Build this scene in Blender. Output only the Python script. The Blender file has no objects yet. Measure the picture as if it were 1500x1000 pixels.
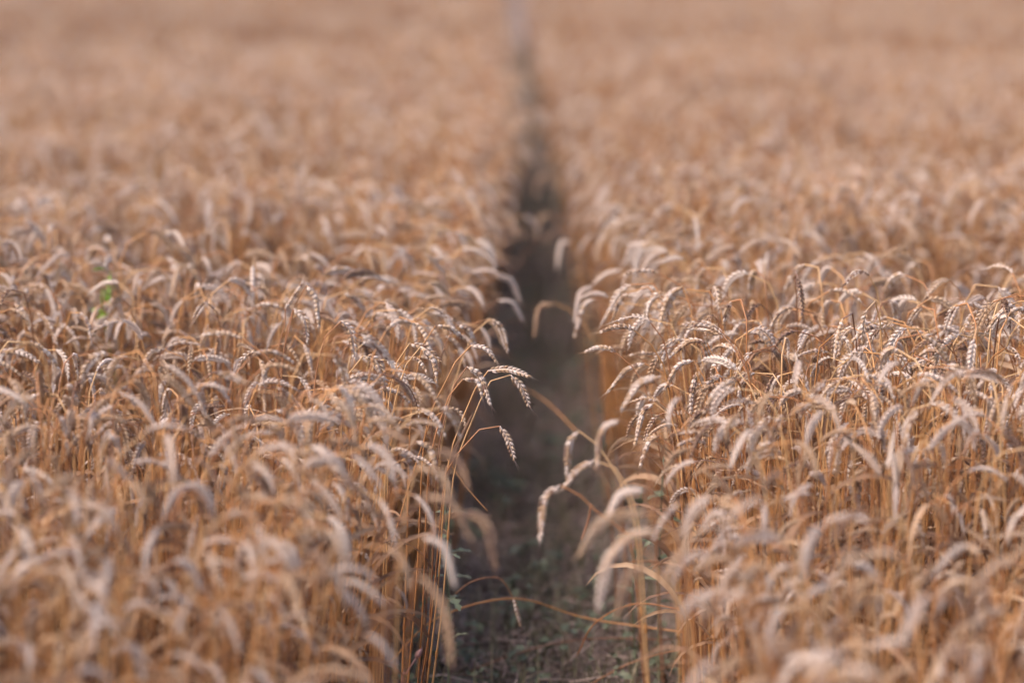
import bpy, math, random
import numpy as np
from mathutils import Vector, Matrix, Euler

# ------------------------------------------------------------------ camera, sky, sun, exposure
scene = bpy.context.scene
COL = scene.collection
CAM_H = 1.24
PITCH = math.radians(10.1)
LENS, SENSOR = 85.0, 36.0
FPX = 1500.0 * LENS / SENSOR
FOCUS = 3.45

cd = bpy.data.cameras.new("camera")
cam = bpy.data.objects.new("camera", cd)
COL.objects.link(cam)
cam.location = (0, 0, CAM_H)
cam.rotation_euler = (math.pi / 2 - PITCH, 0, 0)
cd.lens, cd.sensor_width = LENS, SENSOR
cd.clip_start, cd.clip_end = 0.05, 3000
cd.dof.use_dof = True
cd.dof.focus_distance = FOCUS
cd.dof.aperture_fstop = 1.8
scene.camera = cam

SUN_EL, SUN_AZ = math.radians(52), math.radians(-114)   # azimuth measured from +Y towards +X
world = bpy.data.worlds.new("World")
scene.world = world
world.use_nodes = True
wn = world.node_tree
for n in list(wn.nodes):
    wn.nodes.remove(n)
sky = wn.nodes.new("ShaderNodeTexSky")
sky.sky_type = 'NISHITA'
sky.sun_disc = False
sky.sun_elevation = SUN_EL
sky.sun_rotation = SUN_AZ
sky.dust_density = 3.0
bg = wn.nodes.new("ShaderNodeBackground")
bg.inputs[1].default_value = 0.115
wo = wn.nodes.new("ShaderNodeOutputWorld")
wn.links.new(sky.outputs[0], bg.inputs[0])
wn.links.new(bg.outputs[0], wo.inputs[0])

sl = bpy.data.lights.new("sun", 'SUN')
sl.energy = 1.5
sl.angle = math.radians(10)
sl.color = (1.0, 0.81, 0.64)
sun = bpy.data.objects.new("sun", sl)
COL.objects.link(sun)
sdir = Vector((math.sin(SUN_AZ) * math.cos(SUN_EL), math.cos(SUN_AZ) * math.cos(SUN_EL), math.sin(SUN_EL)))
sun.rotation_euler = sdir.to_track_quat('Z', 'Y').to_euler()
sun.location = (0, 0, 20)

scene.view_settings.view_transform = 'Standard'
scene.view_settings.look = 'None'
scene.view_settings.exposure = 1.5
scene.view_settings.gamma = 1.0
scene.view_settings.use_curve_mapping = False
scene.render.engine = 'CYCLES'
scene.cycles.max_bounces = 5
scene.cycles.diffuse_bounces = 2
scene.cycles.use_denoising = True
scene.cycles.use_adaptive_sampling = True
scene.cycles.adaptive_threshold = 0.03
scene.cycles.adaptive_min_samples = 16

rng = random.Random(11)
nrg = np.random.default_rng(5)


def pix(px, py, z):
    """World point seen at photograph pixel (1500x1000) at axis depth z metres."""
    a, b = (px - 750.0) / FPX, (500.0 - py) / FPX
    return Vector((z * a, z * (math.cos(PITCH) + b * math.sin(PITCH)),
                   CAM_H + z * (-math.sin(PITCH) + b * math.cos(PITCH))))


# ------------------------------------------------------------------ the lie of the field
def path_x(y):
    return 0.042 + 0.035 * math.exp(-((y - 8.0) / 3.5) ** 2) + 0.012 * math.sin(y * 1.9)


def wob(x, y):
    return (math.sin(x * 2.1 + y * 1.3 + .7) + math.sin(x * -1.4 + y * 2.3 + 2.1) + .7 * math.sin(x * 4.7 + y * 3.1)
            + .6 * math.sin(x * 3.3 - y * 5.3 + 1.0)) / 3.3


HOLES = [(-0.62, 3.42, 0.34, 0.22), (0.50, 2.72, 0.20, 0.16), (0.98, 4.42, 0.36, 0.26), (-0.35, 2.25, .10, .12), (.62, 3.95, .2, .12), (-.5, 4.6, .25, .2)]
_hr = random.Random(21)
for _k in range(14):
    _y = _hr.uniform(5.2, 14)
    _x = _hr.choice((-1, 1)) * _hr.uniform(.6, .26 * _y)
    HOLES.append((_x, _y, _hr.uniform(.25, .6), _hr.uniform(.15, .35)))


def hole(x, y):
    return max(math.exp(-(((x - a) / c) ** 4 + ((y - b) / d) ** 4)) for a, b, c, d in HOLES)


def canopy(x, y):
    t = max(0.0, min(1.0, (3.05 - y) / 1.0))      # the crop stands shorter close to the camera
    return (0.615 + 0.030 * wob(x, y) - .10 * t * t * (3 - 2 * t)) * (1 - .24 * hole(x, y))


# ------------------------------------------------------------------ materials
def new_mat(name):
    m = bpy.data.materials.new(name)
    m.use_nodes = True
    nt = m.node_tree
    for n in list(nt.nodes):
        nt.nodes.remove(n)
    return m, nt, nt.nodes.new("ShaderNodeOutputMaterial")


def ramp(nt, stops, fac):
    r = nt.nodes.new("ShaderNodeValToRGB")
    e = r.color_ramp.elements
    e[0].position, e[0].color = stops[0][0], (*stops[0][1], 1)
    e[1].position, e[1].color = stops[-1][0], (*stops[-1][1], 1)
    for p, c in stops[1:-1]:
        k = e.new(p)
        k.color = (*c, 1)
    nt.links.new(fac, r.inputs[0])
    return r.outputs[0]


def plant_mat(name, stops, rough=0.55, transl=0.25, noise_scale=60.0, noise_amt=0.25, spec=0.35, stretch=(1, 1, 1)):
    """Dry or green plant matter: tint picked per stalk, mottled by noise, slightly translucent."""
    m, nt, out = new_mat(name)
    oi = nt.nodes.new("ShaderNodeObjectInfo")
    tc = nt.nodes.new("ShaderNodeTexCoord")
    mp = nt.nodes.new("ShaderNodeMapping")
    mp.inputs['Scale'].default_value = stretch
    no = nt.nodes.new("ShaderNodeTexNoise")
    no.inputs['Scale'].default_value = noise_scale
    no.inputs['Detail'].default_value = 3
    nt.links.new(tc.outputs['Object'], mp.inputs[0])
    nt.links.new(mp.outputs[0], no.inputs['Vector'])
    at = nt.nodes.new("ShaderNodeAttribute")
    at.attribute_name = "tint"
    # fac = random + (noise-.5)*amt + (tint)*.3
    a = nt.nodes.new("ShaderNodeMath"); a.operation = 'MULTIPLY_ADD'
    nt.links.new(no.outputs[0], a.inputs[0]); a.inputs[1].default_value = noise_amt * 2; a.inputs[2].default_value = -noise_amt
    b = nt.nodes.new("ShaderNodeMath"); b.operation = 'MULTIPLY_ADD'
    nt.links.new(at.outputs['Fac'], b.inputs[0]); b.inputs[1].default_value = 0.3
    nt.links.new(a.outputs[0], b.inputs[2])
    c = nt.nodes.new("ShaderNodeMath"); c.operation = 'ADD'; c.use_clamp = True
    nt.links.new(b.outputs[0], c.inputs[0]); nt.links.new(oi.outputs['Random'], c.inputs[1])
    colr = ramp(nt, stops, c.outputs[0])
    p = nt.nodes.new("ShaderNodeBsdfPrincipled")
    p.inputs['Roughness'].default_value = rough
    p.inputs['Specular IOR Level'].default_value = spec
    nt.links.new(colr, p.inputs['Base Color'])
    t = nt.nodes.new("ShaderNodeBsdfTranslucent")
    nt.links.new(colr, t.inputs['Color'])
    mx = nt.nodes.new("ShaderNodeMixShader")
    mx.inputs[0].default_value = transl
    nt.links.new(p.outputs[0], mx.inputs[1]); nt.links.new(t.outputs[0], mx.inputs[2])
    nt.links.new(mx.outputs[0], out.inputs[0])
    return m


M_EAR = plant_mat("wheat_husk", [(0.0, (.84, .71, .62)), (.36, (.72, .58, .51)), (.60, (.66, .47, .32)), (.82, (.54, .35, .22)), (1, (.28, .17, .13))],
                  rough=.55, transl=.32, noise_scale=220, noise_amt=.18)
M_STEM = plant_mat("wheat_straw", [(0.0, (.64, .40, .20)), (.3, (.58, .285, .105)), (.62, (.44, .185, .07)), (1, (.20, .095, .055))],
                   rough=.42, transl=.14, noise_scale=9, noise_amt=.25, spec=.5, stretch=(1, 1, .8))
M_LEAF = plant_mat("dry_leaf", [(0.0, (.54, .37, .24)), (.45, (.38, .22, .13)), (1, (.19, .11, .075))],
                   rough=.65, transl=.35, noise_scale=30, noise_amt=.3)
M_LITTER = plant_mat("old_straw", [(0.0, (.56, .45, .40)), (.5, (.38, .29, .265)), (1, (.19, .14, .13))],
                     rough=.75, transl=.05, noise_scale=25, noise_amt=.4, spec=.2)
M_GREEN = plant_mat("weed_leaf_green", [(0.0, (.19, .205, .14)), (.5, (.13, .155, .10)), (1, (.08, .10, .065))],
                    rough=.5, transl=.25, noise_scale=40, noise_amt=.3)
M_FRESH = plant_mat("bindweed_leaf_green", [(0.0, (.24, .36, .05)), (1, (.14, .24, .04))],
                    rough=.45, transl=.35, noise_scale=50, noise_amt=.3)
M_GRASS = plant_mat("grass_blade", [(0.0, (.38, .30, .21)), (.5, (.20, .175, .11)), (1, (.09, .095, .055))],
                    rough=.55, transl=.25, noise_scale=20, noise_amt=.4)
M_BUD = plant_mat("bud_pink", [(0.0, (.52, .30, .27)), (1, (.42, .22, .20))], rough=.5, transl=.2, noise_scale=120)


def soil_mat():
    m, nt, out = new_mat("soil")
    tc = nt.nodes.new("ShaderNodeTexCoord")
    n1 = nt.nodes.new("ShaderNodeTexNoise"); n1.inputs['Scale'].default_value = 7; n1.inputs['Detail'].default_value = 8
    n2 = nt.nodes.new("ShaderNodeTexNoise"); n2.inputs['Scale'].default_value = 55; n2.inputs['Detail'].default_value = 6
    for n in (n1, n2):
        nt.links.new(tc.outputs['Object'], n.inputs['Vector'])
    mx = nt.nodes.new("ShaderNodeMath"); mx.operation = 'MULTIPLY_ADD'
    nt.links.new(n2.outputs[0], mx.inputs[0]); mx.inputs[1].default_value = .5
    k = nt.nodes.new("ShaderNodeMath"); k.operation = 'MULTIPLY'; k.inputs[1].default_value = .5
    nt.links.new(n1.outputs[0], k.inputs[0]); nt.links.new(k.outputs[0], mx.inputs[2])
    c = ramp(nt, [(.3, (.13, .102, .092)), (.5, (.23, .18, .163)), (.68, (.33, .265, .24))], mx.outputs[0])
    p = nt.nodes.new("ShaderNodeBsdfPrincipled")
    p.inputs['Roughness'].default_value = .95
    p.inputs['Specular IOR Level'].default_value = .15
    nt.links.new(c, p.inputs['Base Color'])
    bp = nt.nodes.new("ShaderNodeBump"); bp.inputs['Strength'].default_value = .8; bp.inputs['Distance'].default_value = .012
    nt.links.new(n2.outputs[0], bp.inputs['Height']); nt.links.new(bp.outputs[0], p.inputs['Normal'])
    nt.links.new(p.outputs[0], out.inputs[0])
    return m


M_SOIL = soil_mat()


# ------------------------------------------------------------------ mesh helpers
class MB:
    """Collects geometry; build() links it as one mesh object."""
    def __init__(self):
        self.v, self.f, self.m, self.t = [], [], [], []

    def add(self, verts, faces, mat=0, tint=0.0):
        o = len(self.v)
        self.v.extend(verts)
        self.t.extend([tint] * len(verts))
        for f in faces:
            self.f.append(tuple(i + o for i in f))
            self.m.append(mat)

    def merge(self, other, mat=0):
        o = len(self.v)
        self.v.extend(other.v); self.t.extend(other.t)
        for f in other.f:
            self.f.append(tuple(i + o for i in f)); self.m.append(mat)

    def mesh(self, name, mats):
        me = bpy.data.meshes.new(name)
        me.from_pydata([tuple(p) for p in self.v], [], self.f)
        for m in mats:
            me.materials.append(m)
        if len(mats) > 1:
            me.polygons.foreach_set("material_index", self.m)
        me.polygons.foreach_set("use_smooth", [True] * len(self.f))
        a = me.attributes.new("tint", 'FLOAT', 'POINT')
        a.data.foreach_set("value", self.t)
        me.update()
        return me


def frames(pts, up):
    """Parallel-transported (T, A, B) frames along pts, starting with A near `up`."""
    n = len(pts)
    T = []
    for i in range(n):
        d = pts[min(i + 1, n - 1)] - pts[max(i - 1, 0)]
        T.append(d.normalized() if d.length > 1e-9 else Vector((0, 0, 1)))
    A = up - T[0] * up.dot(T[0])
    if A.length < 1e-5:
        A = T[0].orthogonal()
    A.normalize()
    out = []
    for t in T:
        A = A - t * A.dot(t)
        A.normalize()
        out.append((t, A, t.cross(A)))
    return out


def tube(mb, pts, radii, sides=5, mat=0, tint=0.0, cap=True):
    fr = frames(pts, Vector((1, .13, 0)))
    vs, fs = [], []
    for p, r, (t, a, b) in zip(pts, radii, fr):
        for k in range(sides):
            an = 2 * math.pi * k / sides
            vs.append(p + a * (math.cos(an) * r) + b * (math.sin(an) * r))
    n = len(pts)
    for i in range(n - 1):
        for k in range(sides):
            k2 = (k + 1) % sides
            fs.append((i * sides + k, i * sides + k2, (i + 1) * sides + k2, (i + 1) * sides + k))
    if cap:
        fs.append(tuple(range(sides))[::-1])
        fs.append(tuple((n - 1) * sides + k for k in range(sides)))
    mb.add(vs, fs, mat, tint)


def floret(mb, p, d, side, length, rad, sides=5, mat=0, tint=0.0, flat=0.8):
    """A plump pointed husk starting at p along d."""
    a = side - d * side.dot(d)
    if a.length < 1e-6:
        a = d.orthogonal()
    a.normalize()
    b = d.cross(a)
    prof = ((.16, .72), (.42, 1.0), (.72, .68)) if sides > 3 else ((.2, .8), (.6, .9))
    vs = [p.copy()]
    for s, r in prof:
        for k in range(sides):
            an = 2 * math.pi * k / sides
            vs.append(p + d * (s * length) + a * (math.cos(an) * r * rad) + b * (math.sin(an) * r * rad * flat))
    vs.append(p + d * (length * 1.08))
    fs = []
    nr = len(prof)
    for k in range(sides):
        k2 = (k + 1) % sides
        fs.append((0, 1 + k2, 1 + k))
        for i in range(nr - 1):
            fs.append((1 + i * sides + k, 1 + i * sides + k2, 1 + (i + 1) * sides + k2, 1 + (i + 1) * sides + k))
        fs.append((1 + (nr - 1) * sides + k, 1 + (nr - 1) * sides + k2, len(vs) - 1))
    mb.add(vs, fs, mat, tint)


def bristle(mb, p, d, length, rad, mat=0):
    a = d.orthogonal().normalized()
    b = d.cross(a)
    vs = [p + a * rad, p + (a * -.5 + b * .87) * rad, p + (a * -.5 - b * .87) * rad, p + d * length]
    mb.add(vs, [(0, 1, 3), (1, 2, 3), (2, 0, 3)], mat, 0)


def catmull(pts, per=6):
    out = []
    P = [pts[0] * 2 - pts[1]] + list(pts) + [pts[-1] * 2 - pts[-2]]
    for i in range(1, len(P) - 2):
        p0, p1, p2, p3 = P[i - 1:i + 3]
        for k in range(per):
            t = k / per
            out.append(.5 * ((2 * p1) + (p2 - p0) * t + (2 * p0 - 5 * p1 + 4 * p2 - p3) * t * t + (3 * p1 - p0 - 3 * p2 + p3) * t ** 3))
    out.append(pts[-1].copy())
    return out


def resample(pts, n):
    L = [0.0]
    for a, b in zip(pts, pts[1:]):
        L.append(L[-1] + (b - a).length)
    out, j = [], 0
    for i in range(n):
        s = L[-1] * i / (n - 1)
        while j < len(L) - 2 and L[j + 1] < s:
            j += 1
        seg = L[j + 1] - L[j]
        out.append(pts[j].lerp(pts[j + 1], 0 if seg < 1e-9 else (s - L[j]) / seg))
    return out, L[-1]


def spikelet_geo(mb, r, lod, mat=0, k=1.0):
    """One spikelet growing along +Z, its outer face towards +X."""
    if lod == 0:
        for off, tilt, ln, rd in ((-1, -.20, .0098, .00195), (1, .20, .0098, .00195), (0, 0, .0112, .0020)):
            d = Vector((0.10 if off == 0 else 0.0, tilt, 1)).normalized()
            floret(mb, Vector((.0009 if off == 0 else 0, off * .0013, 0)) * k, d, Vector((0, 1, 0)), ln * k * r.uniform(.92, 1.08), rd * k,
                   5, mat, r.uniform(-.5, .5))
            bristle(mb, d * (ln * k), (d + Vector((r.uniform(-.1, .2), r.uniform(-.2, .2), 0))).normalized(), r.uniform(.002, .0045), .00018, mat)
    elif lod == 1:
        floret(mb, Vector((0, 0, 0)), Vector((0.04, 0.1, 1)).normalized(), Vector((0, 1, 0)), .0108 * k, .0030 * k, 4, mat, r.uniform(-.5, .5), .75)
    else:
        floret(mb, Vector((0, 0, 0)), Vector((0, 0, 1)), Vector((0, 1, 0)), .0135 * k, .0036 * k, 3, mat, r.uniform(-.5, .5), .8)


def ear_layout(pts, roll, r, lod, fat=1.0):
    """Matrices for the spikelets along the rachis pts, two opposite rows, smaller at both ends."""
    n = {0: 20, 1: 16, 2: 10}[lod]
    rp, L = resample(pts, n + 3)
    n = max(6, min(n, int(round(n * L / .072))))
    rp, L = resample(pts, n + 3)
    fr = frames(rp, roll)
    k0 = L / .072
    mats = []
    for i in range(n + 1):
        t, a, b = fr[i + 1]
        u = i / n
        size = .86 * fat * (0.74 + .36 * math.sin(math.pi * min(1, u * 1.05 + .12)) ** .8) * min(1.1, .55 + .45 * k0)
        s = 1 if i % 2 else -1
        if i == n:
            d, off = t, Vector()
        else:
            d = (t + a * s * r.uniform(.30, .44) + b * r.uniform(-.08, .08)).normalized()
            off = a * (s * .0016 * size)
        x = (a * s) - d * (a * s).dot(d)
        x.normalize()
        y = d.cross(x)
        m = Matrix(((x.x, y.x, d.x), (x.y, y.y, d.y), (x.z, y.z, d.z))).to_4x4()
        m = Matrix.Translation(rp[i + 1] + off) @ m @ Matrix.Diagonal((size, size, size, 1))
        mats.append(m)
    return mats, rp, fr


SPIKE_PROTO = []
for _i in range(4):
    _mb = MB()
    spikelet_geo(_mb, random.Random(40 + _i), 0)
    SPIKE_PROTO.append(_mb)
SPIKE_MESH = [mb.mesh("spikelet", [M_EAR]) for mb in SPIKE_PROTO]


def add_rachis(mb, rp, fr, r, mat=0):
    tube(mb, rp, [.0011] * (len(rp) - 1) + [.0006], 4, mat, 0.2)
    t, a, b = fr[-1]
    for q in range(r.randint(2, 4)):           # a few short awns at the tip
        d = (t + a * r.uniform(-.35, .35) + b * r.uniform(-.35, .35)).normalized()
        bristle(mb, rp[-1], d, r.uniform(.012, .024), .00042, mat)


def full_ear(ear_pts, roll, r, lod, fat=1.0):
    mb = MB()
    mats, rp, fr = ear_layout(ear_pts, roll, r, lod, fat)
    if lod == 0:
        add_rachis(mb, rp, fr, r)
    for m in mats:
        if lod == 0:
            pr = r.choice(SPIKE_PROTO)
        else:
            pr = MB()
            spikelet_geo(pr, r, lod)
        q = MB()
        q.v = [m @ p for p in pr.v]; q.f = pr.f; q.t = pr.t
        mb.merge(q)
    return mb


def stem_mesh(pts, r, lod):
    mb = MB()
    n = {0: 18, 1: 10, 2: 6}[lod]
    # denser sampling towards the neck
    rp, L = resample(pts, 60)
    idx = [int(round(59 * (i / (n - 1)) ** .8)) for i in range(n)]
    sp = [rp[i] for i in idx]
    fat = {0: 1.0, 1: 1.1, 2: 1.5}[lod]
    rad = [(.0018 * (1 - i / 59) + .00095 * (i / 59)) * fat for i in idx]
    tube(mb, sp, rad, {0: 5, 1: 4, 2: 3}[lod], 0, 0, cap=False)
    if lod == 0:                                 # a swollen node
        for q in (.30, .58):
            i = int(59 * q)
            tube(mb, [rp[i - 1].lerp(rp[i], .3), rp[i], rp[i].lerp(rp[i + 1], .7)], [.0016, .0024, .0016], 5, 0, .8, cap=False)
    return mb, rp


def leaf_mesh(rp, r, lod):
    """A dry, twisted, drooping blade leaving the stem."""
    mb = MB()
    i = r.randint(16, 42)
    p = rp[i].copy()
    an = r.uniform(0, 2 * math.pi)
    out = Vector((math.cos(an), math.sin(an), 0))
    ln = r.uniform(.09, .2)
    n = 8 if lod == 0 else 4
    ang, bend = r.uniform(.2, .8), r.uniform(1.2, 2.6)
    tw = r.uniform(-2.5, 2.5)
    w0 = r.uniform(.0035, .006)
    vs, fs = [], []
    for k in range(n + 1):
        u = k / n
        th = ang + bend * u ** 1.3
        d = out * math.sin(th) + Vector((0, 0, 1)) * math.cos(th)
        side = out.cross(Vector((0, 0, 1)))
        nrm = d.cross(side)
        s = side * math.cos(tw * u) + nrm * math.sin(tw * u)
        w = w0 * (1 - u ** 2) * (.5 + min(.5, u * 4)) + .0003
        nn = d.cross(s).normalized()
        vs += [p - s * w, p + nn * (w * .35), p + s * w]
        p = p + d * (ln / n)
    for k in range(n):
        o = k * 3
        fs += [(o, o + 1, o + 4, o + 3), (o + 1, o + 2, o + 5, o + 4)]
    mb.add(vs, fs, 0, r.uniform(-.5, .5))
    return mb


def stalk_curve(r, kind):
    """Stem and ear centre lines of a nodding stalk whose ear falls towards +X; apex scaled to about 0.62 m."""
    neck = r.uniform(.04, .10)
    if r.random() < .08:
        neck = .022                                # snapped over
    earl = r.uniform(.042, .062)
    lean = r.uniform(-.02, .10)
    if kind == 'nod':
        ph_n, ph_e = r.uniform(1.25, 2.2), r.uniform(2.6, 3.2)
    elif kind == 'arch':
        ph_n, ph_e = r.uniform(.8, 1.4), r.uniform(1.8, 2.6)
    else:
        ph_n, ph_e = r.uniform(.1, .5), r.uniform(.4, 1.2)
    straight = .55
    p = Vector((0, 0, 0))
    stem = [p.copy()]
    az = 0.0
    N = 20
    for i in range(N):
        ph = lean + .10 * (i / N) ** 2
        p = p + Vector((math.sin(ph), .02 * math.sin(i * .5), math.cos(ph))) * (straight / N)
        stem.append(p.copy())
    ph0 = lean + .10
    sw = r.uniform(-.35, .35)
    for i in range(12):
        u = (i + .5) / 12
        ph = ph0 + (ph_n - ph0) * u * u * (3 - 2 * u)
        az = sw * u
        p = p + Vector((math.sin(ph) * math.cos(az), math.sin(ph) * math.sin(az), math.cos(ph))) * (neck / 12)
        stem.append(p.copy())
    ear = [p.copy()]
    for i in range(14):
        u = (i + .5) / 14
        ph = ph_n + (ph_e - ph_n) * (1 - (1 - u) ** 1.6)
        az = sw * (1 + .5 * u)
        p = p + Vector((math.sin(ph) * math.cos(az), math.sin(ph) * math.sin(az), math.cos(ph))) * (earl / 14)
        ear.append(p.copy())
    apex = max(q.z for q in stem + ear)
    dz = .62 - apex                              # lengthen or shorten the straight part only
    for q in stem:
        q.z += dz * min(1, q.z / .45)
    for q in ear:
        q.z += dz
    return stem, ear


class Variant:
    pass


def make_variant(seed, lod):
    r = random.Random(seed)
    k = 'nod' if r.random() < .60 else ('arch' if r.random() < .72 else 'up')
    v = Variant()
    v.kind = k
    v.stem_pts, v.ear_pts = stalk_curve(r, k)
    smb, rp = stem_mesh(v.stem_pts, r, lod)
    an = r.uniform(0, math.pi)
    roll = Vector((math.cos(an) * .3, math.sin(an), math.cos(an)))
    v.rollseed = seed * 7 + 1
    v.roll = roll
    v.fat = r.uniform(.72, 1.05)
    emb = full_ear(v.ear_pts, roll, random.Random(v.rollseed), lod, v.fat)
    v.leaves = [leaf_mesh(rp, r, lod) for _ in range(r.choice((1, 2, 2, 3)) if lod < 2 else 0)]
    v.stem_mb, v.ear_mb = smb, emb
    return v


NV0, NV1, NV2 = 40, 20, 10
V0 = [make_variant(100 + i, 0) for i in range(NV0)]
V1 = [make_variant(300 + i, 1) for i in range(NV1)]
V2 = [make_variant(500 + i, 2) for i in range(NV2)]
NC1, NC2, CN1, CN2 = 14, 10, 7, 18


def make_clump(seed, src, n, half):
    """A tuft of n stalks of the blurred distance."""
    r = random.Random(seed)
    c = Variant()
    c.stem_mb, c.ear_mb, lv = MB(), MB(), MB()
    for k in range(n):
        v = r.choice(src)
        sc = r.gauss(1, .055) * (r.uniform(.66, .95) if r.random() < .3 else 1)
        m = (Matrix.Translation((r.uniform(-half, half), r.uniform(-half, half), 0))
             @ Euler((r.gauss(0, .05), r.gauss(0, .05), r.uniform(0, 6.28))).to_matrix().to_4x4() @ Matrix.Scale(sc, 4))
        dt = r.uniform(-1.3, 1.3)
        for dst, sm in [(c.stem_mb, v.stem_mb), (c.ear_mb, v.ear_mb)] + [(lv, l) for l in v.leaves]:
            q = MB()
            q.v = [m @ p for p in sm.v]; q.f = sm.f; q.t = [t + dt for t in sm.t]
            dst.merge(q)
    c.leaves = [lv] if lv.v else []
    return c


VC1 = [make_clump(700 + i, V1, CN1, .055) for i in range(NC1)]
VC2 = [make_clump(800 + i, V2, CN2, .13) for i in range(NC2)]


def tag(o, label=None, cat=None, group=None, kind=None):
    if label: o["label"] = label
    if cat: o["category"] = cat
    if group: o["group"] = group
    if kind: o["kind"] = kind
    return o


def link(name, data, parent=None):
    o = bpy.data.objects.new(name, data)
    COL.objects.link(o)
    if parent is not None:
        o.parent = parent
    return o


# ------------------------------------------------------------------ ground
def build_ground():
    mb = MB()
    xs = [-600, -150, -40, -12, -5] + [-3 + .1 * i for i in range(61)] + [5, 12, 40, 150, 600]
    ys = [-200, -40, -8, 0] + [1 + .12 * i for i in range(160)] + [22, 26, 34, 50, 90, 200, 600, 1500]
    r = random.Random(3)
    for y in ys:
        for x in xs:
            z = 0.0
            if abs(x) < 3.1 and 0.5 < y < 21:
                z = .010 * math.sin(x * 9 + y * 4) * math.sin(y * 7 - x * 3) + r.uniform(-.006, .006)
                u = abs(x - path_x(y))
                z -= .02 * math.exp(-(u / .16) ** 4)
            mb.v.append((x, y, z)); mb.t.append(0)
    nx = len(xs)
    for j in range(len(ys) - 1):
        for i in range(nx - 1):
            mb.f.append((j * nx + i, j * nx + i + 1, (j + 1) * nx + i + 1, (j + 1) * nx + i)); mb.m.append(0)
    o = link("ground", mb.mesh("ground", [M_SOIL]))
    tag(o, "brown trodden soil of the narrow path and under the wheat", "ground", kind="structure")


build_ground()

# ------------------------------------------------------------------ hero stalks along the path, each one of its own
WG = "ripe wheat stalks of the field"


def stalk_thing(base, rotz=0.0, scale=1.0, tilt=(0, 0)):
    e = link("wheat_stalk", None)
    e.empty_display_size = .05
    e.location = base
    e.rotation_euler = (tilt[0], tilt[1], rotz)
    e.scale = (scale,) * 3
    return e


def spikelets_under(ear, mats, r):
    for m in mats:
        s = link("spikelet", r.choice(SPIKE_MESH), ear)
        s.matrix_local = m


HERO_EARS = []      # world ear polylines, for the visibility estimate


def hero(label, z, stem_px, ear_px, base_dx=0.0, dz=0.0, leaf=False, split=True, seed=0):
    """Stalk whose stem and ear run through photograph points at depth z (dz: how far the ear swings away)."""
    r = random.Random(900 + seed)
    n = len(stem_px)
    sp = [pix(x, y, z) for x, y in stem_px]
    m = len(ear_px) - 1
    ep = [pix(x, y, z + dz * (i / m)) for i, (x, y) in enumerate(ear_px)]
    low = sp[0]
    base = Vector((low.x + base_dx, low.y + .01, 0.0))
    mid = base.lerp(low, .55) + Vector((-.10 * base_dx, 0, 0))
    stem = catmull([base, mid] + sp + [ep[0]], 6)
    ear = catmull(ep, 6)
    e = stalk_thing(base)
    stem = [p - base for p in stem]; earl = [p - base for p in ear]
    HERO_EARS.append(ear)
    smb, rp = stem_mesh(stem, r, 0)
    link("stem", smb.mesh("stem", [M_STEM]), e)
    an = r.uniform(0, math.pi)
    roll = Vector((math.cos(an), math.sin(an) * .9, math.cos(an) * .4))
    if split:
        mats, erp, fr = ear_layout(earl, roll, r, 0)
        mb = MB(); add_rachis(mb, erp, fr, r)
        eo = link("ear", mb.mesh("ear", [M_EAR]), e)
        spikelets_under(eo, mats, r)
    else:
        link("ear", full_ear(earl, roll, r, 0).mesh("ear", [M_EAR]), e)
    if leaf:
        link("leaf", leaf_mesh(rp, r, 0).mesh("leaf", [M_LEAF]), e)
    return tag(e, label, "wheat", WG)


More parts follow.
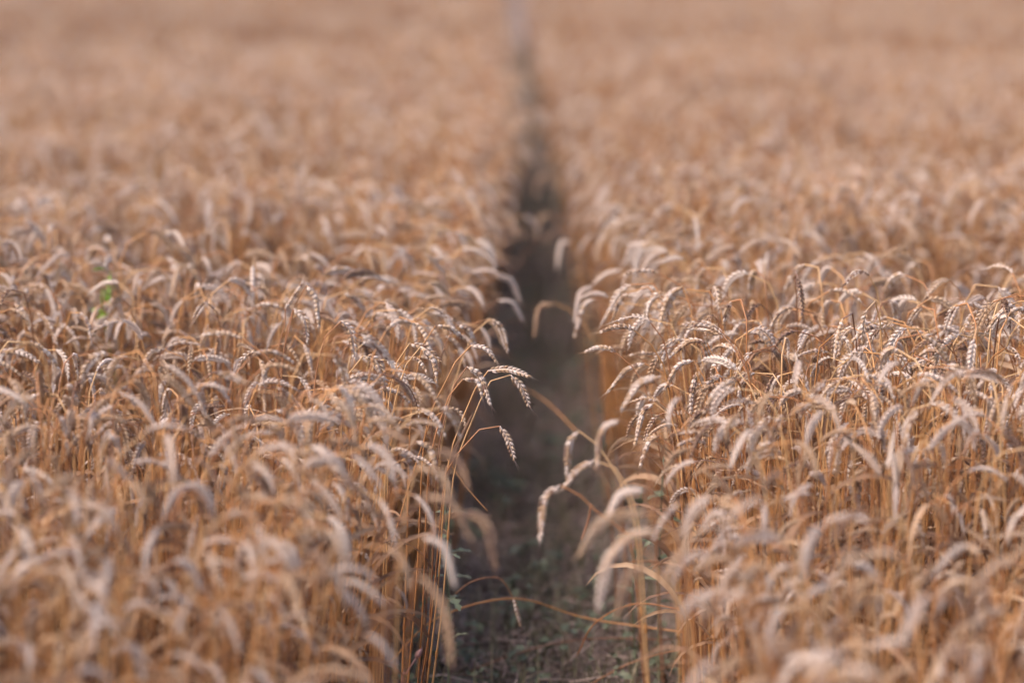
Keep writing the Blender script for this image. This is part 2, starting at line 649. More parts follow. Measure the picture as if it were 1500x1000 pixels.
HEROES = [
    # left edge of the path
    ("tall sharp wheat stalk arching over the path, topmost hanging ear on the left edge", 3.75, [(648, 640), (672, 540), (700, 478)], [(718, 467), (734, 482), (743, 515)], -.05, .01),
    ("pale wheat ear reaching right with a bristly tip, just below the topmost arching ear", 3.45, [(622, 640), (650, 565), (675, 517)], [(690, 506), (712, 511), (728, 531)], -.04, .0),
    ("wheat stalk with its ear held level over the path, bristles pointing right", 3.42, [(655, 690), (683, 600), (703, 556)], [(715, 543), (745, 541), (776, 551)], -.05, -.02),
    ("wheat ear hanging nearly straight down under the level ear over the path", 3.46, [(664, 700), (690, 620), (720, 556)], [(748, 549), (764, 567), (776, 596)], -.05, .01),
    ("wheat ear curving down in a hook left of the level ear", 3.40, [(640, 680), (658, 590), (672, 548)], [(684, 537), (703, 552), (718, 591)], -.03, .0),
    ("short plump wheat ear tucked inside the hooked ears at the left edge", 3.36, [(628, 690), (650, 600), (668, 562)], [(678, 555), (698, 559), (706, 580)], -.03, .0),
    ("lone low wheat stalk leaning far over the path, its small ear hanging alone", 3.40, [(652, 700), (676, 660), (700, 630)], [(732, 624), (744, 643), (753, 673)], -.06, .0),
    ("wheat ear sloping right above the cluster at the left edge", 3.55, [(600, 640), (608, 560), (622, 497)], [(638, 477), (660, 481), (680, 498)], -.02, .02),
    ("wheat ear dropping right behind the sloping ear of the left edge", 3.65, [(632, 640), (642, 540), (660, 486)], [(670, 476), (686, 485), (696, 505)], -.02, .02),
    ("wheat stalk with long ear lying across the left cluster", 3.45, [(566, 640), (574, 560), (588, 514)], [(600, 503), (622, 510), (646, 530)], -.02, .0),
    ("wheat stalk with ear drooping through the middle of the left cluster", 3.42, [(570, 650), (586, 560), (604, 517)], [(616, 508), (634, 528), (640, 560)], -.02, .0),
    ("golden brown wheat ear pointing up left at the top of the left sharp ears", 3.62, [(402, 560), (410, 500), (424, 452)], [(418, 452), (429, 436), (441, 417)], -.02, .0),
    ("golden wheat ear hanging down beside the upward brown ear", 3.62, [(412, 560), (424, 480), (438, 428)], [(449, 418), (462, 438), (467, 478)], -.02, .0),
    ("wheat ear nodding down below the golden hanging ear", 3.60, [(405, 600), (415, 520), (424, 462)], [(430, 452), (446, 468), (450, 500)], -.02, .0),
    ("dark spiked wheat ear curving down right of the golden ear", 3.55, [(458, 610), (466, 530), (482, 482)], [(500, 470), (514, 486), (520, 525)], -.02, .01),
    ("wheat ear bending right over the sharp front row left of the path", 3.38, [(500, 640), (508, 560), (520, 530)], [(532, 521), (552, 530), (566, 570)], -.02, .01),
    ("soft wheat ear hanging near the path below the left cluster", 3.2, [(560, 790), (575, 700), (596, 655)], [(610, 646), (630, 660), (640, 700)], -.02, .0),
    ("blurred pale wheat stalk arching right at the left edge, first beyond the sharp ears", 4.6, [(700, 520), (702, 440), (708, 397)], [(718, 387), (738, 388), (752, 404)], -.05, .02),
    ("blurred wheat ear drooping into the path under the first blurred arch", 4.4, [(692, 540), (696, 450), (712, 412)], [(726, 404), (748, 412), (762, 442)], -.05, .02),
    ("blurred wheat stalk with low ear hanging into the path beyond the topmost sharp ear", 4.25, [(690, 560), (696, 490), (714, 447)], [(730, 440), (750, 444), (765, 468)], -.05, .02),
    ("farther blurred wheat ear arching over the path, uppermost of the left arches", 5.6, [(700, 400), (704, 330), (714, 294)], [(722, 287), (738, 281), (754, 287)], -.06, .0),
    ("farther blurred wheat ear drooping under the uppermost left arch", 5.4, [(700, 410), (706, 350), (718, 316)], [(728, 310), (746, 316), (757, 346)], -.06, .0),
    ("near out of focus wheat ear hanging into the path below the left cluster", 2.75, [(600, 900), (625, 790), (655, 752)], [(676, 748), (712, 768), (725, 832)], -.04, .0),
    ("large out of focus wheat ear drooping low into the path at bottom left", 2.55, [(555, 1010), (570, 900), (595, 852)], [(615, 842), (648, 890), (662, 972)], -.04, .0),
    ("out of focus wheat ear spreading right above the large drooping one", 2.6, [(570, 940), (585, 790), (605, 735)], [(620, 726), (660, 738), (690, 790)], -.04, .0),
    ("blurred near wheat ear spilling over the left path edge, highest of the near spilling ears", 2.8, [(585, 830), (598, 720), (618, 672)], [(638, 661), (668, 672), (688, 716)], -.03, .0),
    ("blurred near wheat ear bent right just inside the left path edge", 2.7, [(550, 850), (572, 745), (594, 698)], [(614, 686), (646, 696), (666, 744)], -.03, .0),
    ("blurred near wheat ear hanging right, lower left path edge above the large drooping ear", 2.65, [(556, 930), (578, 840), (602, 795)], [(620, 786), (650, 802), (666, 856)], -.03, .0),
    # right edge of the path
    ("blurred wheat stalk reaching left, its ear hanging in the path beyond the sharp ears", 4.4, [(885, 540), (858, 480), (836, 455)], [(812, 444), (790, 452), (783, 492)], .05, .0),
    ("right edge wheat ear hanging straight down, above two lower ears", 3.1, [(930, 770), (900, 690), (868, 642)], [(848, 631), (834, 652), (831, 700)], .05, .0),
    ("wheat ear slanting down left under the straight hanging ear", 3.08, [(938, 790), (922, 720), (896, 680)], [(870, 674), (846, 688), (824, 716)], .04, .0),
    ("lowest wheat stalk leaning left into the path, its ear hanging to the weeds", 3.06, [(925, 800), (880, 755), (846, 722)], [(820, 710), (798, 732), (791, 790)], .06, .0),
    ("blurred thick wheat ear curling left beside the straight hanging ear", 2.95, [(960, 780), (950, 690), (932, 628)], [(908, 614), (882, 632), (874, 686)], .04, .0),
    ("sharp reddish wheat ear hanging left from a thin curled stem", 3.35, [(1000, 740), (996, 660), (980, 605)], [(958, 590), (942, 604), (930, 650)], .03, .0),
    ("small sharp wheat ear hanging below the reddish one", 3.3, [(1000, 760), (996, 700), (982, 650)], [(966, 638), (950, 648), (937, 684)], .03, .0),
    ("wheat ear reaching out level left at the right edge", 3.6, [(1005, 680), (992, 590), (968, 543)], [(944, 532), (918, 542), (892, 572)], .03, .0),
    ("soft wheat ear drooping left beneath the level one of the right edge", 3.15, [(1010, 720), (1004, 620), (990, 566)], [(968, 551), (936, 562), (912, 598)], .03, .0),
    ("sharp wheat ear drooping left, uppermost in the right sharp cluster", 3.7, [(1030, 640), (1022, 540), (1016, 470)], [(1000, 419), (978, 436), (962, 488)], .02, .0),
    ("wheat ear lying left across the right sharp cluster", 3.55, [(1056, 660), (1052, 570), (1046, 520)], [(1036, 502), (1010, 500), (978, 524)], .02, .0),
    ("wheat ear hanging left below the ear lying across the right cluster", 3.5, [(1042, 680), (1038, 600), (1030, 545)], [(1016, 528), (994, 536), (974, 570)], .02, .0),
    ("wheat ear hanging straight down in the right sharp cluster", 3.5, [(1040, 700), (1036, 610), (1028, 560)], [(1020, 545), (1015, 570), (1012, 608)], .02, .0),
    ("wheat ear curving right over the right sharp cluster", 3.6, [(1076, 660), (1078, 560), (1082, 505)], [(1090, 488), (1112, 488), (1132, 512)], .0, .0),
    ("blurred near wheat ear sweeping left over the path at the right edge", 2.7, [(1010, 900), (1004, 820), (978, 768)], [(950, 752), (886, 762), (848, 812)], .04, .0),
    ("blurred near wheat ear drooping left under the sweeping one", 2.66, [(1020, 930), (1010, 850), (982, 790)], [(960, 776), (915, 790), (880, 838)], .04, .0),
    ("blurred near wheat ear hanging lowest into the path at the right edge", 2.7, [(1000, 940), (975, 850), (942, 802)], [(920, 792), (892, 820), (876, 890)], .05, .0),
    ("blurred near wheat ear arching left just above the sweeping right edge ear", 2.8, [(1004, 860), (990, 780), (966, 730)], [(944, 716), (908, 726), (884, 772)], .03, .0),
    ("blurred near wheat ear drooping at the bottom right path edge", 2.6, [(1015, 970), (998, 890), (972, 842)], [(950, 830), (920, 848), (904, 905)], .03, .0),
    ("far blurred wheat ear curling left into the path, right edge opposite the left arches", 4.9, [(860, 500), (852, 420), (846, 372)], [(836, 354), (822, 358), (816, 392)], .05, .0),
    ("farther blurred wheat ear curling left above the far right curl", 5.7, [(840, 420), (832, 350), (818, 322)], [(806, 314), (792, 320), (786, 346)], .05, .0),
    ("farthest told-apart wheat ear curling left over the path on the right edge", 6.4, [(840, 370), (834, 300), (818, 268)], [(806, 256), (790, 262), (784, 288)], .05, .0),
    ("wheat ear hanging left above the blurred curl of the right edge", 4.2, [(885, 560), (882, 470), (878, 432)], [(868, 420), (850, 430), (842, 470)], .03, .0),
    ("pale blurred wheat ear drooping left near the highest right edge stalk", 4.05, [(905, 600), (900, 500), (892, 452)], [(876, 438), (856, 448), (842, 492)], .03, .0),
]
for i, (lab, z, st, ea, bdx, dz) in enumerate(HEROES):
    hero(lab, z, st, ea, bdx, dz, leaf=(i % 4 == 2), split=(2.9 < z < 4.1), seed=i)

# ------------------------------------------------------------------ where every other stalk stands
pts = []


def edge_half(y):
    return .158 - .0 / (1 + math.exp((22 - y) * .8)) + .078 / (1 + math.exp((y - 5.0) * 1.6)) + .012 * math.sin(y * 3.1) + .01 * math.sin(y * 7.7 + 1)


def scatter(y0, y1, dens, lod, margin=.45, spread=.23):
    area_w = lambda y: spread * y + margin
    n = int(dens * (y1 - y0) * (area_w(y0) + area_w(y1)))
    wmax = area_w(y1)
    got = 0
    while got < n:
        y = rng.uniform(y0, y1)
        x = rng.uniform(-wmax, wmax)
        if abs(x) > area_w(y):
            continue
        got += 1
        u = x - path_x(y)
        eh = edge_half(y) + (.045 if u < 0 and y < 3.9 else 0)      # the left edge stands back near the camera
        if abs(u) < eh:
            continue
        h = hole(x, y)
        if rng.random() < h * .5:
            continue
        ed = abs(u) - eh
        side = 1 if u > 0 else -1
        rz = rng.uniform(0, 2 * math.pi)
        lean_x = rng.gauss(0, .045); lean_y = rng.gauss(0, .045)
        if ed < .16 and rng.random() < .8:        # edge stalks nod into the light over the path
            rz = (math.pi if side > 0 else 0) + rng.gauss(0, .55)
            lean_y += -side * rng.uniform(-.02, .06) * (1 - ed / .16)
        sc = canopy(x, y) / .62 * rng.gauss(1, .058)
        sc *= 1 + .05 * (rng.random() ** 6)
        if rng.random() < ((.50 if y < 3.4 else .40) if ed > .05 else .22):        # shorter side shoots carry their ears lower down
            sc *= rng.uniform(.58, .95)
        sc = max(.5, min(1.13, sc))
        lo = lod
        if lod and ed > (.13 if lod == 1 else .16):            # away from the path edge the distance is set in tufts
            if rng.random() > 1.0 / (CN1 if lod == 1 else CN2):
                continue
            lo, rz, lean_x, lean_y = lod + 2, rng.uniform(0, 6.28), lean_x * .5, lean_y * .5
            sc = max(.9, min(1.08, canopy(x, y) / .62 * rng.gauss(1, .03)))
        pts.append((x, y, lean_x, lean_y, rz, sc, lo, rng.randrange((NV0, NV1, NV2, NC1, NC2)[lo])))


scatter(1.5, 5.0, 1650, 0)
scatter(5.0, 11.0, 1350, 1)
scatter(11.0, 22.0, 760, 2)
scatter(22.0, 42.0, 420, 2)
scatter(42.0, 70.0, 150, 2)

# ------------------------------------------------------------------ the 300 or so that show largest become objects of their own
N_IND = 262


def stalk_matrix(p):
    x, y, lx, ly, rz, sc, lod, vi = p
    return Matrix.Translation((x, y, 0)) @ Euler((lx, ly, rz), 'XYZ').to_matrix().to_4x4() @ Matrix.Scale(sc, 4)


def project(w):
    d = w - Vector((0, 0, CAM_H))
    z = d.y * math.cos(PITCH) - d.z * math.sin(PITCH)
    if z < .3:
        return None
    v = d.y * math.sin(PITCH) + d.z * math.cos(PITCH)
    return 750 + FPX * d.x / z, 500 - FPX * v / z, z


def pick_individuals():
    W, H, S = 375, 250, 4.0
    buf = np.zeros((H, W), np.int32) - 1
    cand = []
    for i, p in enumerate(pts):
        if p[6] == 0 and p[1] < 4.9:
            m = stalk_matrix(p)
            e = [m @ q for q in V0[p[7]].ear_pts[::2]]
            cand.append((p[1], i, e))
    for e in HERO_EARS:
        cand.append((e[0].y, -5, e[::3]))
    cand.sort(key=lambda c: -c[0])
    info = {}
    for y, i, e in cand:
        zz = 0
        for q in e:
            s = project(q)
            if s is None:
                continue
            px, py, z = s
            zz = z
            rr = .0055 * FPX / z / S
            x0, x1, y0, y1 = int(px / S - rr), int(px / S + rr + 1), int(py / S - rr), int(py / S + rr + 1)
            if x1 <= 0 or y1 <= 0 or x0 >= W or y0 >= H:
                continue
            buf[max(0, y0):y1, max(0, x0):x1] = i
        info[i] = (zz, e)
    ids, cnt = np.unique(buf, return_counts=True)
    sc = []
    for i, c in zip(ids, cnt):
        if i < 0:
            continue
        z, e = info[int(i)]
        blur = abs(1 / z - 1 / FOCUS) * 150
        sc.append((c / (1 + blur / 10), int(i)))
    sc.sort(reverse=True)
    return [(i, info[i][1]) for _, i in sc[:N_IND]]


def clear_heroes():
    """Nothing grows right in front of the ears that reach out over the path."""
    hp = [project(q) for e in HERO_EARS for q in e[::3]]
    H = np.array(hp)
    keep = []
    for p in pts:
        if p[6] == 0 and abs(p[0] - path_x(p[1])) < .62:
            m = stalk_matrix(p)
            hit = False
            for q in V0[p[7]].ear_pts[::4]:
                s = project(m @ q)
                if s is None:
                    continue
                d2 = (H[:, 0] - s[0]) ** 2 + (H[:, 1] - s[1]) ** 2
                if np.any((d2 < 15.0 ** 2) & (H[:, 2] > s[2])):
                    hit = True
                    break
            if hit:
                continue
        keep.append(p)
    return keep


pts = clear_heroes()
IND = pick_individuals()
VM = {}


def variant_meshes(k):
    if k not in VM:
        v = V0[k]
        mats, rp, fr = ear_layout(v.ear_pts, v.roll, random.Random(v.rollseed), 0, v.fat)
        rb = MB(); add_rachis(rb, rp, fr, random.Random(k))
        VM[k] = (v.stem_mb.mesh("stem", [M_STEM]), v.ear_mb.mesh("ear", [M_EAR]), [l.mesh("leaf", [M_LEAF]) for l in v.leaves],
                 rb.mesh("ear", [M_EAR]), mats)
    return VM[k]


def describe(p, e):
    a, b = project(e[0]), project(e[-1])
    mx, my, z = (a[0] + b[0]) / 2, (a[1] + b[1]) / 2, (a[2] + b[2]) / 2
    side = 'left' if p[0] < path_x(p[1]) else 'right'
    dx, dy = b[0] - a[0], b[1] - a[1]
    L = math.hypot(dx, dy)
    kind = V0[p[7]].kind
    if kind == 'up':
        pose = 'held upright'
    elif abs(dx) < .35 * abs(dy):
        pose = 'hanging straight down'
    elif dx > 0:
        pose = 'drooping right' if dy > abs(dx) * .6 else 'held level rightward'
    else:
        pose = 'drooping left' if dy > abs(dx) * .6 else 'held level leftward'
    foc = ('nearest blurred' if z < 2.3 else 'blurred near' if z < 2.65 else 'soft' if z < 3.05 else 'sharp front' if z < 3.45
           else 'sharp rear' if z < 3.95 else 'soft far')
    ax = abs(mx - 750)
    where = 'beside the path' if ax < 240 else 'amid the field' if ax < 490 else 'near frame edge'
    return f"{foc} wheat ear {pose} {where}, {side} block", mx


ORD = ["first", "second", "third", "fourth", "fifth", "sixth", "seventh", "eighth", "ninth", "tenth", "eleventh", "twelfth",
       "thirteenth", "fourteenth", "fifteenth", "sixteenth", "seventeenth", "eighteenth", "nineteenth", "twentieth"]
classes = {}
for i, e in IND:
    d, mx = describe(pts[i], e)
    classes.setdefault(d, []).append((mx, i))
LABEL = {}
for d, l in classes.items():
    l.sort()
    for k, (mx, i) in enumerate(l):
        LABEL[i] = d if len(l) == 1 else f"{d}, {ORD[min(k, 19)]} from left"

taken = set()
for i, e in IND:
    p = pts[i]
    taken.add(i)
    sm, em, lms, rm, mats = variant_meshes(p[7])
    t = stalk_thing((p[0], p[1], 0), p[4], p[5], (p[2], p[3]))
    link("stem", sm, t)
    z = p[1]
    if 3.0 < z < 3.85:
        eo = link("ear", rm, t)
        spikelets_under(eo, mats, random.Random(i))
    else:
        link("ear", em, t)
    for lm in lms:
        link("leaf", lm, t)
    tag(t, LABEL[i], "wheat", WG)
pts = [p for i, p in enumerate(pts) if i not in taken]


# ------------------------------------------------------------------ the rest of the field: one object
def build_field():
    verts, faces, fm, tint, vid, cls = [], [], [], [], [], []
    rot, scl = [], []
    groups = (V0, V1, V2, VC1, VC2)
    allv = [(lod, k, v) for lod, grp in enumerate(groups) for k, v in enumerate(grp)]
    g = 0
    for lod, k, v in allv:
        mb = MB()
        mb.merge(v.stem_mb, 0); mb.merge(v.ear_mb, 1)
        for l in v.leaves:
            mb.merge(l, 2)
        o = len(verts)
        verts += [tuple(q) for q in mb.v]
        faces += [tuple(i + o for i in f) for f in mb.f]
        fm += mb.m
        tint += mb.t
        vid += [g] * len(mb.v)
        cls += [0] * len(mb.v)
        rot += [(0, 0, 0)] * len(mb.v); scl += [1.0] * len(mb.v)
        g += 1
    base = [sum(len(q) for q in groups[:k]) for k in range(5)]
    for x, y, lx, ly, rz, sc, lod, vi in pts:
        verts.append((x, y, 0.0))
        tint.append(0); vid.append(vi); cls.append(1 + lod); rot.append((lx, ly, rz)); scl.append(sc)
    me = bpy.data.meshes.new("wheat_field")
    me.from_pydata(verts, [], faces)
    for m in (M_STEM, M_EAR, M_LEAF):
        me.materials.append(m)
    me.polygons.foreach_set("material_index", fm)
    me.polygons.foreach_set("use_smooth", [True] * len(faces))
    for nm, ty, dat, key in (("tint", 'FLOAT', tint, "value"), ("vid", 'INT', vid, "value"), ("cls", 'INT', cls, "value"), ("scl", 'FLOAT', scl, "value")):
        a = me.attributes.new(nm, ty, 'POINT'); a.data.foreach_set(key, dat)
    a = me.attributes.new("rot", 'FLOAT_VECTOR', 'POINT')
    a.data.foreach_set("vector", [c for q in rot for c in q])
    ob = link("wheat_field", me)
    tag(ob, "dense blurred mass of ripe wheat filling both sides of the path", "wheat", kind="stuff")
    ng = bpy.data.node_groups.new("wheat_scatter", 'GeometryNodeTree')
    ng.interface.new_socket("Geometry", in_out='INPUT', socket_type='NodeSocketGeometry')
    ng.interface.new_socket("Geometry", in_out='OUTPUT', socket_type='NodeSocketGeometry')
    N, L = ng.nodes, ng.links
    gi, go = N.new("NodeGroupInput"), N.new("NodeGroupOutput")

    def attr(nm, ty):
        n = N.new("GeometryNodeInputNamedAttribute")
        n.data_type = ty
        n.inputs['Name'].default_value = nm
        return n.outputs['Attribute']

    def eq(sock, val):
        n = N.new("FunctionNodeCompare")
        n.data_type = 'INT'; n.operation = 'EQUAL'
        ins = [s for s in n.inputs if s.type == 'INT']
        L.new(sock, ins[0]); ins[1].default_value = val
        return n.outputs[0]

    def sep(geo, sel):
        n = N.new("GeometryNodeSeparateGeometry")
        n.domain = 'POINT'
        L.new(geo, n.inputs['Geometry']); L.new(sel, n.inputs['Selection'])
        return n.outputs[0], n.outputs[1]

    c = attr("cls", 'INT'); vd = attr("vid", 'INT')
    protos, points = sep(gi.outputs[0], eq(c, 0))
    e2r = N.new("FunctionNodeEulerToRotation")
    L.new(attr("rot", 'FLOAT_VECTOR'), e2r.inputs[0])
    s_at = attr("scl", 'FLOAT')
    outj = N.new("GeometryNodeJoinGeometry")
    for lod, cnt in enumerate(len(q) for q in groups):
        jn = N.new("GeometryNodeJoinGeometry")
        for k in range(cnt):
            one, _ = sep(protos, eq(vd, base[lod] + k))
            g2i = N.new("GeometryNodeGeometryToInstance")
            L.new(one, g2i.inputs[0])
            L.new(g2i.outputs[0], jn.inputs[0])
        pp, _ = sep(points, eq(c, 1 + lod))
        iop = N.new("GeometryNodeInstanceOnPoints")
        iop.inputs['Pick Instance'].default_value = True
        L.new(pp, iop.inputs['Points']); L.new(jn.outputs[0], iop.inputs['Instance'])
        L.new(vd, iop.inputs['Instance Index'])
        L.new(e2r.outputs[0], iop.inputs['Rotation']); L.new(s_at, iop.inputs['Scale'])
        L.new(iop.outputs[0], outj.inputs[0])
    L.new(outj.outputs[0], go.inputs[0])
    md = ob.modifiers.new("scatter", 'NODES')
    md.node_group = ng
    print("field stalks", len(pts))


build_field()


# ------------------------------------------------------------------ the floor of the path
def build_litter():
    mb = MB()
    r = random.Random(77)
    for i in range(7000):
        y = 2.6 + 19.0 * r.random() ** 1.9
        x = path_x(y) + r.gauss(0, .16)
        a = r.uniform(0, math.pi)
        ln = r.uniform(.03, .17)
        z = r.uniform(-.005, .04)
        d = Vector((math.cos(a), math.sin(a), r.gauss(0, .14)))
        c = Vector((x, y, z))
        b = Vector((r.gauss(0, .01), r.gauss(0, .01), abs(r.gauss(0, .01))))
        tube(mb, [c - d * ln / 2, c + b, c + d * ln / 2], [.0014 * r.uniform(.7, 1.2)] * 3, 3, 0, r.uniform(-1.6, 1.9))
    o = link("straw_litter", mb.mesh("straw_litter", [M_LITTER]))
    tag(o, "grey brown broken straw strewn over the path floor", "straw", kind="stuff")


def blade(mb, p, an, ln, w, bend, tint):
    out = Vector((math.cos(an), math.sin(an), 0))
    side = Vector((-out.y, out.x, 0))
    vs, fs = [], []
    q = p.copy()
    n = 4
    for k in range(n + 1):
        u = k / n
        th = .15 + bend * u
        ww = w * (1 - u ** 1.7) + .0002
        vs += [q - side * ww, q + side * ww]
        q = q + (out * math.sin(th) + Vector((0, 0, math.cos(th)))) * (ln / n)
    for k in range(n):
        fs.append((2 * k, 2 * k + 1, 2 * k + 3, 2 * k + 2))
    mb.add(vs, fs, 0, tint)


def build_grass():
    mb = MB()
    r = random.Random(78)
    for i in range(3600):
        y = 2.6 + 19.0 * r.random() ** 1.9
        x = path_x(y) + r.gauss(0, .15)
        for k in range(r.randint(2, 5)):
            blade(mb, Vector((x + r.gauss(0, .012), y + r.gauss(0, .012), -.012)), r.uniform(0, 6.28), r.uniform(.03, .13), r.uniform(.0008, .0018), r.uniform(.3, 1.6), r.uniform(-1.2, 1.8))
    o = link("grass", mb.mesh("grass", [M_GRASS]))
    tag(o, "sparse short grass growing on the path floor", "grass", kind="stuff")


def leaf_plate(ln, w, fold=.25, lobed=False):
    """A small broad leaf along +X, folded along its midrib and bent down at the tip."""
    mb = MB()
    n = 6
    vs, fs = [], []
    for k in range(n + 1):
        u = k / n
        ww = w * math.sin(math.pi * min(1, .08 + u * .92)) ** .8 if k < n else .0002
        if lobed:
            ww *= .45 if k % 2 == 0 else 1.25
        zz = ln * (.15 * u - .45 * u * u)
        vs += [Vector((ln * u, -ww, zz + ww * fold)), Vector((ln * u, 0, zz)), Vector((ln * u, ww, zz + ww * fold))]
    for k in range(n):
        o = 3 * k
        fs += [(o, o + 1, o + 4, o + 3), (o + 1, o + 2, o + 5, o + 4)]
    mb.add(vs, fs, 0, 0)
    return mb


def build_cover():
    mb = MB()
    r = random.Random(79)
    protos = [leaf_plate(.022, .007), leaf_plate(.016, .006), leaf_plate(.03, .006, lobed=True)]
    for i in range(1700):
        y = 2.6 + 19.0 * r.random() ** 1.9
        s = r.choice((-1, 1))
        x = path_x(y) + (s * abs(r.gauss(.15, .07)) if r.random() < .55 else r.gauss(0, .12))
        if math.sin(x * 17 + y * 3.1) + math.sin(y * 5.3 - x * 8) + r.gauss(0, .6) < -.1:
            continue
        top = r.uniform(.0, .07)
        for k in range(r.randint(3, 6)):
            m = Matrix.Translation((x + r.gauss(0, .012), y + r.gauss(0, .012), top + r.uniform(-.01, .012))) @ Euler((r.gauss(0, .3), r.gauss(-.1, .4), r.uniform(0, 6.28))).to_matrix().to_4x4() @ Matrix.Scale(r.uniform(.6, 1.2), 4)
            pr = r.choice(protos)
            mb.add([m @ q for q in pr.v], pr.f, 0, r.uniform(-1.0, 1.8))
    o = link("ground_cover", mb.mesh("ground_cover", [M_GREEN]))
    tag(o, "low dark green small-leaved ground cover along the path", "weeds", kind="stuff")


build_litter()
build_grass()
build_cover()

# ------------------------------------------------------------------ weeds one can pick out
WEED_LEAF = [leaf_plate(.045, .010).mesh("leaf", [M_GREEN]), leaf_plate(.055, .012, lobed=True).mesh("leaf", [M_GREEN]), leaf_plate(.03, .011).mesh("leaf", [M_GREEN])]
FRESH_LEAF = leaf_plate(.021, .008).mesh("leaf", [M_FRESH])


def weed(label, px, py, z, h, nl, kind, seed):
    r = random.Random(seed)
    top = pix(px, py, z)
    base = Vector((top.x, top.y, 0))
    e = link("weed", None)
    e.location = base
    e.empty_display_size = .04
    top_z = max(h, top.z)
    sp = [Vector((0, 0, -.01)), Vector((r.gauss(0, .01), r.gauss(0, .01), top_z * .5)), Vector((0, 0, top_z))]
    mb = MB()
    cp = catmull(sp, 6)
    tube(mb, cp, [.0014] * len(cp), 4)
    link("stem", mb.mesh("stem", [M_GREEN]), e)
    for k in range(nl):
        u = .45 + .55 * (k + .5) / nl
        l = link("leaf", WEED_LEAF[kind], e)
        l.location = cp[int(u * (len(cp) - 1))]
        l.rotation_euler = (0, -r.uniform(-.1, .7), k * 2.4 + r.uniform(-.4, .4))
        s = r.uniform(.7, 1.15) * (.62 if kind == 1 else .85)
        l.scale = (s, s, s)
    tag(e, label, "weed", "weeds along the path")


WEEDS = [
    ("leafy green weed at the foot of the right wheat edge under the reddish ear", 972, 668, 3.75, .1, 9, 0),
    ("second leafy weed below the right wheat edge, nearer the path middle", 940, 712, 3.8, .08, 8, 0),
    ("feathery green weed sticking out of the left wheat edge below the lone low ear", 652, 722, 3.6, .1, 10, 1),
    ("dark leafy weed at the left path edge above the fallen straw", 660, 790, 3.8, .06, 9, 1),
    ("small green weed beside the fallen straw at the left of the path", 640, 862, 3.85, .05, 8, 1),
    ("broad-leaved weed in the middle of the path between the low hanging ears", 770, 795, 4.6, .05, 9, 0),
    ("pale green weed on the path under the lowest right ear", 785, 830, 4.5, .04, 8, 2),
    ("small weed at the bottom right of the path under the blurred ears", 958, 962, 3.9, .03, 8, 2),
    ("weed with round leaves at the right path side behind the crossing straws", 905, 880, 4.3, .04, 8, 2),
    ("blurred green weed on the far path floor below the level ear", 800, 660, 5.6, .05, 9, 0),
    ("blurred weed at the left wall foot beyond the lone low ear", 720, 690, 5.2, .05, 9, 1),
    ("weed rosette at the bottom left corner of the path", 690, 960, 4.0, .03, 9, 1),
]
for i, (lab, px, py, z, h, nl, kd) in enumerate(WEEDS):
    weed(lab, px, py, z, h, nl, kd, 60 + i)


def bindweed():
    a = pix(152, 410, 4.05)
    b = pix(150, 452, 4.0)
    base = Vector((a.x + .02, a.y, 0))
    e = link("bindweed", None)
    e.location = base
    e.empty_display_size = .05
    r = random.Random(8)
    P = [Vector((0, 0, 0)), Vector((.02, .01, .25)), b - base, Vector(((a.x + b.x) / 2 - base.x + .012, (a.y + b.y) / 2 - base.y, (a.z + b.z) / 2)), a - base]
    cp = catmull(P, 8)
    mb = MB()
    tube(mb, cp, [.0011] * len(cp), 4)
    link("stem", mb.mesh("stem", [M_FRESH]), e)
    for q in (b - base, a - base):
        for k in range(4):
            l = link("leaf", FRESH_LEAF, e)
            l.location = q + Vector((r.gauss(0, .012), r.gauss(0, .006), r.gauss(0, .014)))
            l.rotation_euler = (r.gauss(0, .5), r.uniform(-.5, .9), r.uniform(0, 6.28))
    tag(e, "bright green bindweed sprig climbing among the wheat at far left", "bindweed")


bindweed()


# ------------------------------------------------------------------ fallen and bent straws over the path, a bud
def straw(label, pxs, zs, rad=.0013, ear=False, seed=0, name="fallen_straw"):
    r = random.Random(seed)
    P = [pix(x, y, z) for (x, y), z in zip(pxs, zs)]
    base = Vector((P[0].x, P[0].y, max(0, P[0].z)))
    e = link(name, None)
    e.location = base
    e.empty_display_size = .04
    cp = [q - base for q in catmull(P, 8)]
    if ear:
        cut = int(len(cp) * ear)
        st, ea = cp[:cut + 1], cp[cut:]
    else:
        st, ea = cp, None
    mb = MB()
    tube(mb, st, [rad] * len(st), 5, 0, .3)
    link("stem", mb.mesh("stem", [M_STEM]), e)
    if ea:
        mats, erp, fr = ear_layout(ea, Vector((.4, .8, .2)), r, 0)
        mb = MB(); add_rachis(mb, erp, fr, r)
        eo = link("ear", mb.mesh("ear", [M_EAR]), e)
        spikelets_under(eo, [m @ Matrix.Scale(.8, 4) for m in mats], r)
    tag(e, label, "wheat" if ear else "straw")


straw("long fallen straw bent to a peak across the path near the bottom", [(572, 968), (640, 905), (752, 876), (860, 905), (1005, 926)], [3.7, 3.75, 3.8, 3.85, 3.8])
straw("second fallen straw rising right across the bottom of the path", [(640, 1004), (740, 962), (850, 936), (985, 936)], [3.9, 3.9, 3.9, 3.9], .0012)
straw("curved straw rising right at the bottom right of the path", [(850, 1010), (930, 968), (1040, 940)], [3.8, 3.8, 3.75], .0012)
straw("arched dry straw at the right edge looping above the bottom straws", [(845, 960), (872, 912), (930, 884), (1000, 892)], [3.75, 3.7, 3.65, 3.6], .0011)
straw("thin bowed wheat stalk with a small drooping ear above the fallen straw", [(655, 880), (690, 852), (730, 846), (750, 872), (757, 893), (763, 918)], [3.7, 3.7, 3.7, 3.7, 3.7, 3.7], .0008, .62, 5, "wheat_stalk")
straw("blurred yellow straw arching across the far path between the edges", [(748, 402), (775, 365), (805, 345), (840, 345)], [5.4, 5.4, 5.3, 5.2], .0016)
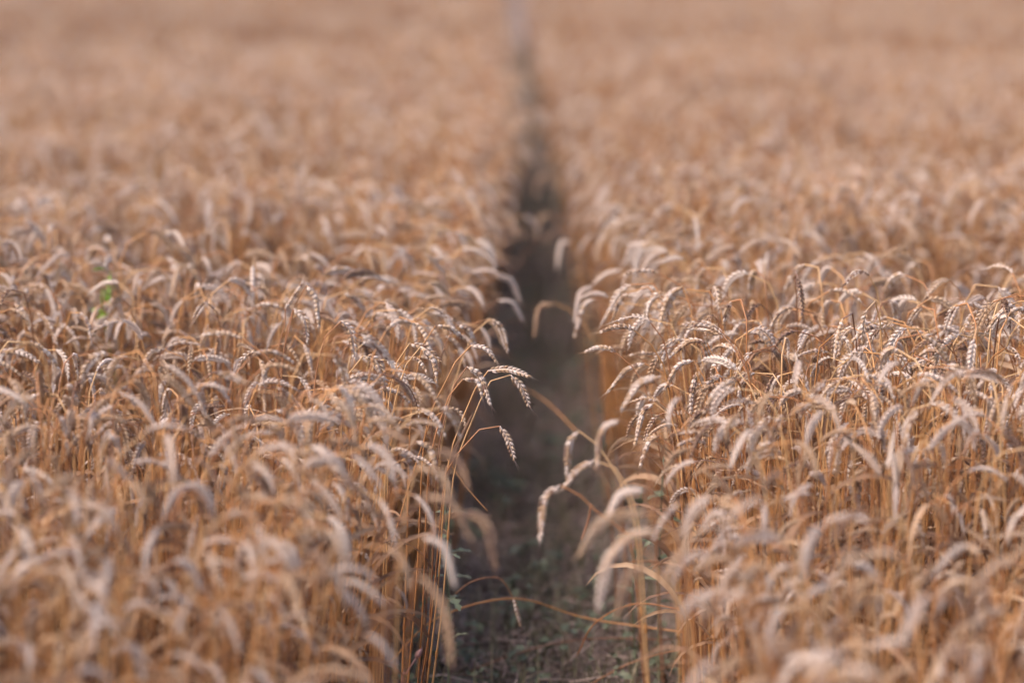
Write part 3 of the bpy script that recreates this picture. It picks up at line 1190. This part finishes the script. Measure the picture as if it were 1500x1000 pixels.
straw("dim straw slanting down across the path behind the level ear", [(752, 560), (800, 588), (845, 632)], [4.4, 4.4, 4.3], .0013)
straw("thin straw slanting down right from the left edge under the lone ear", [(655, 672), (685, 715), (714, 748)], [3.5, 3.5, 3.5], .0008)
straw("broken upright straw leaning at the right edge under the lowest right ear", [(852, 790), (862, 760), (866, 738)], [3.2, 3.2, 3.2], .0016)


def broken_leaf():
    P = [pix(x, y, 3.42) for x, y in ((652, 700), (668, 655), (684, 622), (692, 606))]
    base = P[0].copy()
    e = link("dry_leaf", None); e.location = base
    mb = MB()
    cp = catmull([q - base for q in P], 6)
    vs, fs = [], []
    for i, q in enumerate(cp):
        u = i / (len(cp) - 1)
        w = .005 * (1 - .8 * u)
        vs += [q + Vector((-w, .0, -.3 * w)), q + Vector((0, -.5 * w, 0)), q + Vector((w, 0, .3 * w))]
    for i in range(len(cp) - 1):
        o = i * 3
        fs += [(o, o + 1, o + 4, o + 3), (o + 1, o + 2, o + 5, o + 4)]
    mb.add(vs, fs)
    link("blade", mb.mesh("blade", [M_LEAF]), e)
    tag(e, "flat dry brown wheat leaf slanting beside the lone low stalk", "leaf")


broken_leaf()


def bud():
    P = [pix(588, 1005, 3.3), pix(596, 985, 3.3), pix(610, 962, 3.3)]
    base = Vector((P[0].x - .01, P[0].y, 0))
    e = link("flower_bud", None); e.location = base
    mb = MB()
    cp = catmull([Vector((0, 0, 0))] + [q - base for q in P], 6)
    tube(mb, cp, [.0013] * len(cp), 5)
    link("stem", mb.mesh("stem", [M_BUD]), e)
    mb = MB()
    d = (P[2] - P[1]).normalized()
    floret(mb, P[2] - base - d * .002, d, Vector((0, 1, 0)), .016, .0055, 8)
    link("bud", mb.mesh("bud", [M_BUD]), e)
    mb = MB()
    for k in range(5):
        an = k * 1.2566
        floret(mb, P[2] - base - d * .002, (d + Vector((math.cos(an), math.sin(an), 0)) * .55).normalized(), Vector((0, 1, 0)), .008, .0016, 4)
    link("sepal", mb.mesh("sepal", [M_GREEN]), e)
    tag(e, "small pale pink flower bud at the bottom left of the path", "bud")


bud()
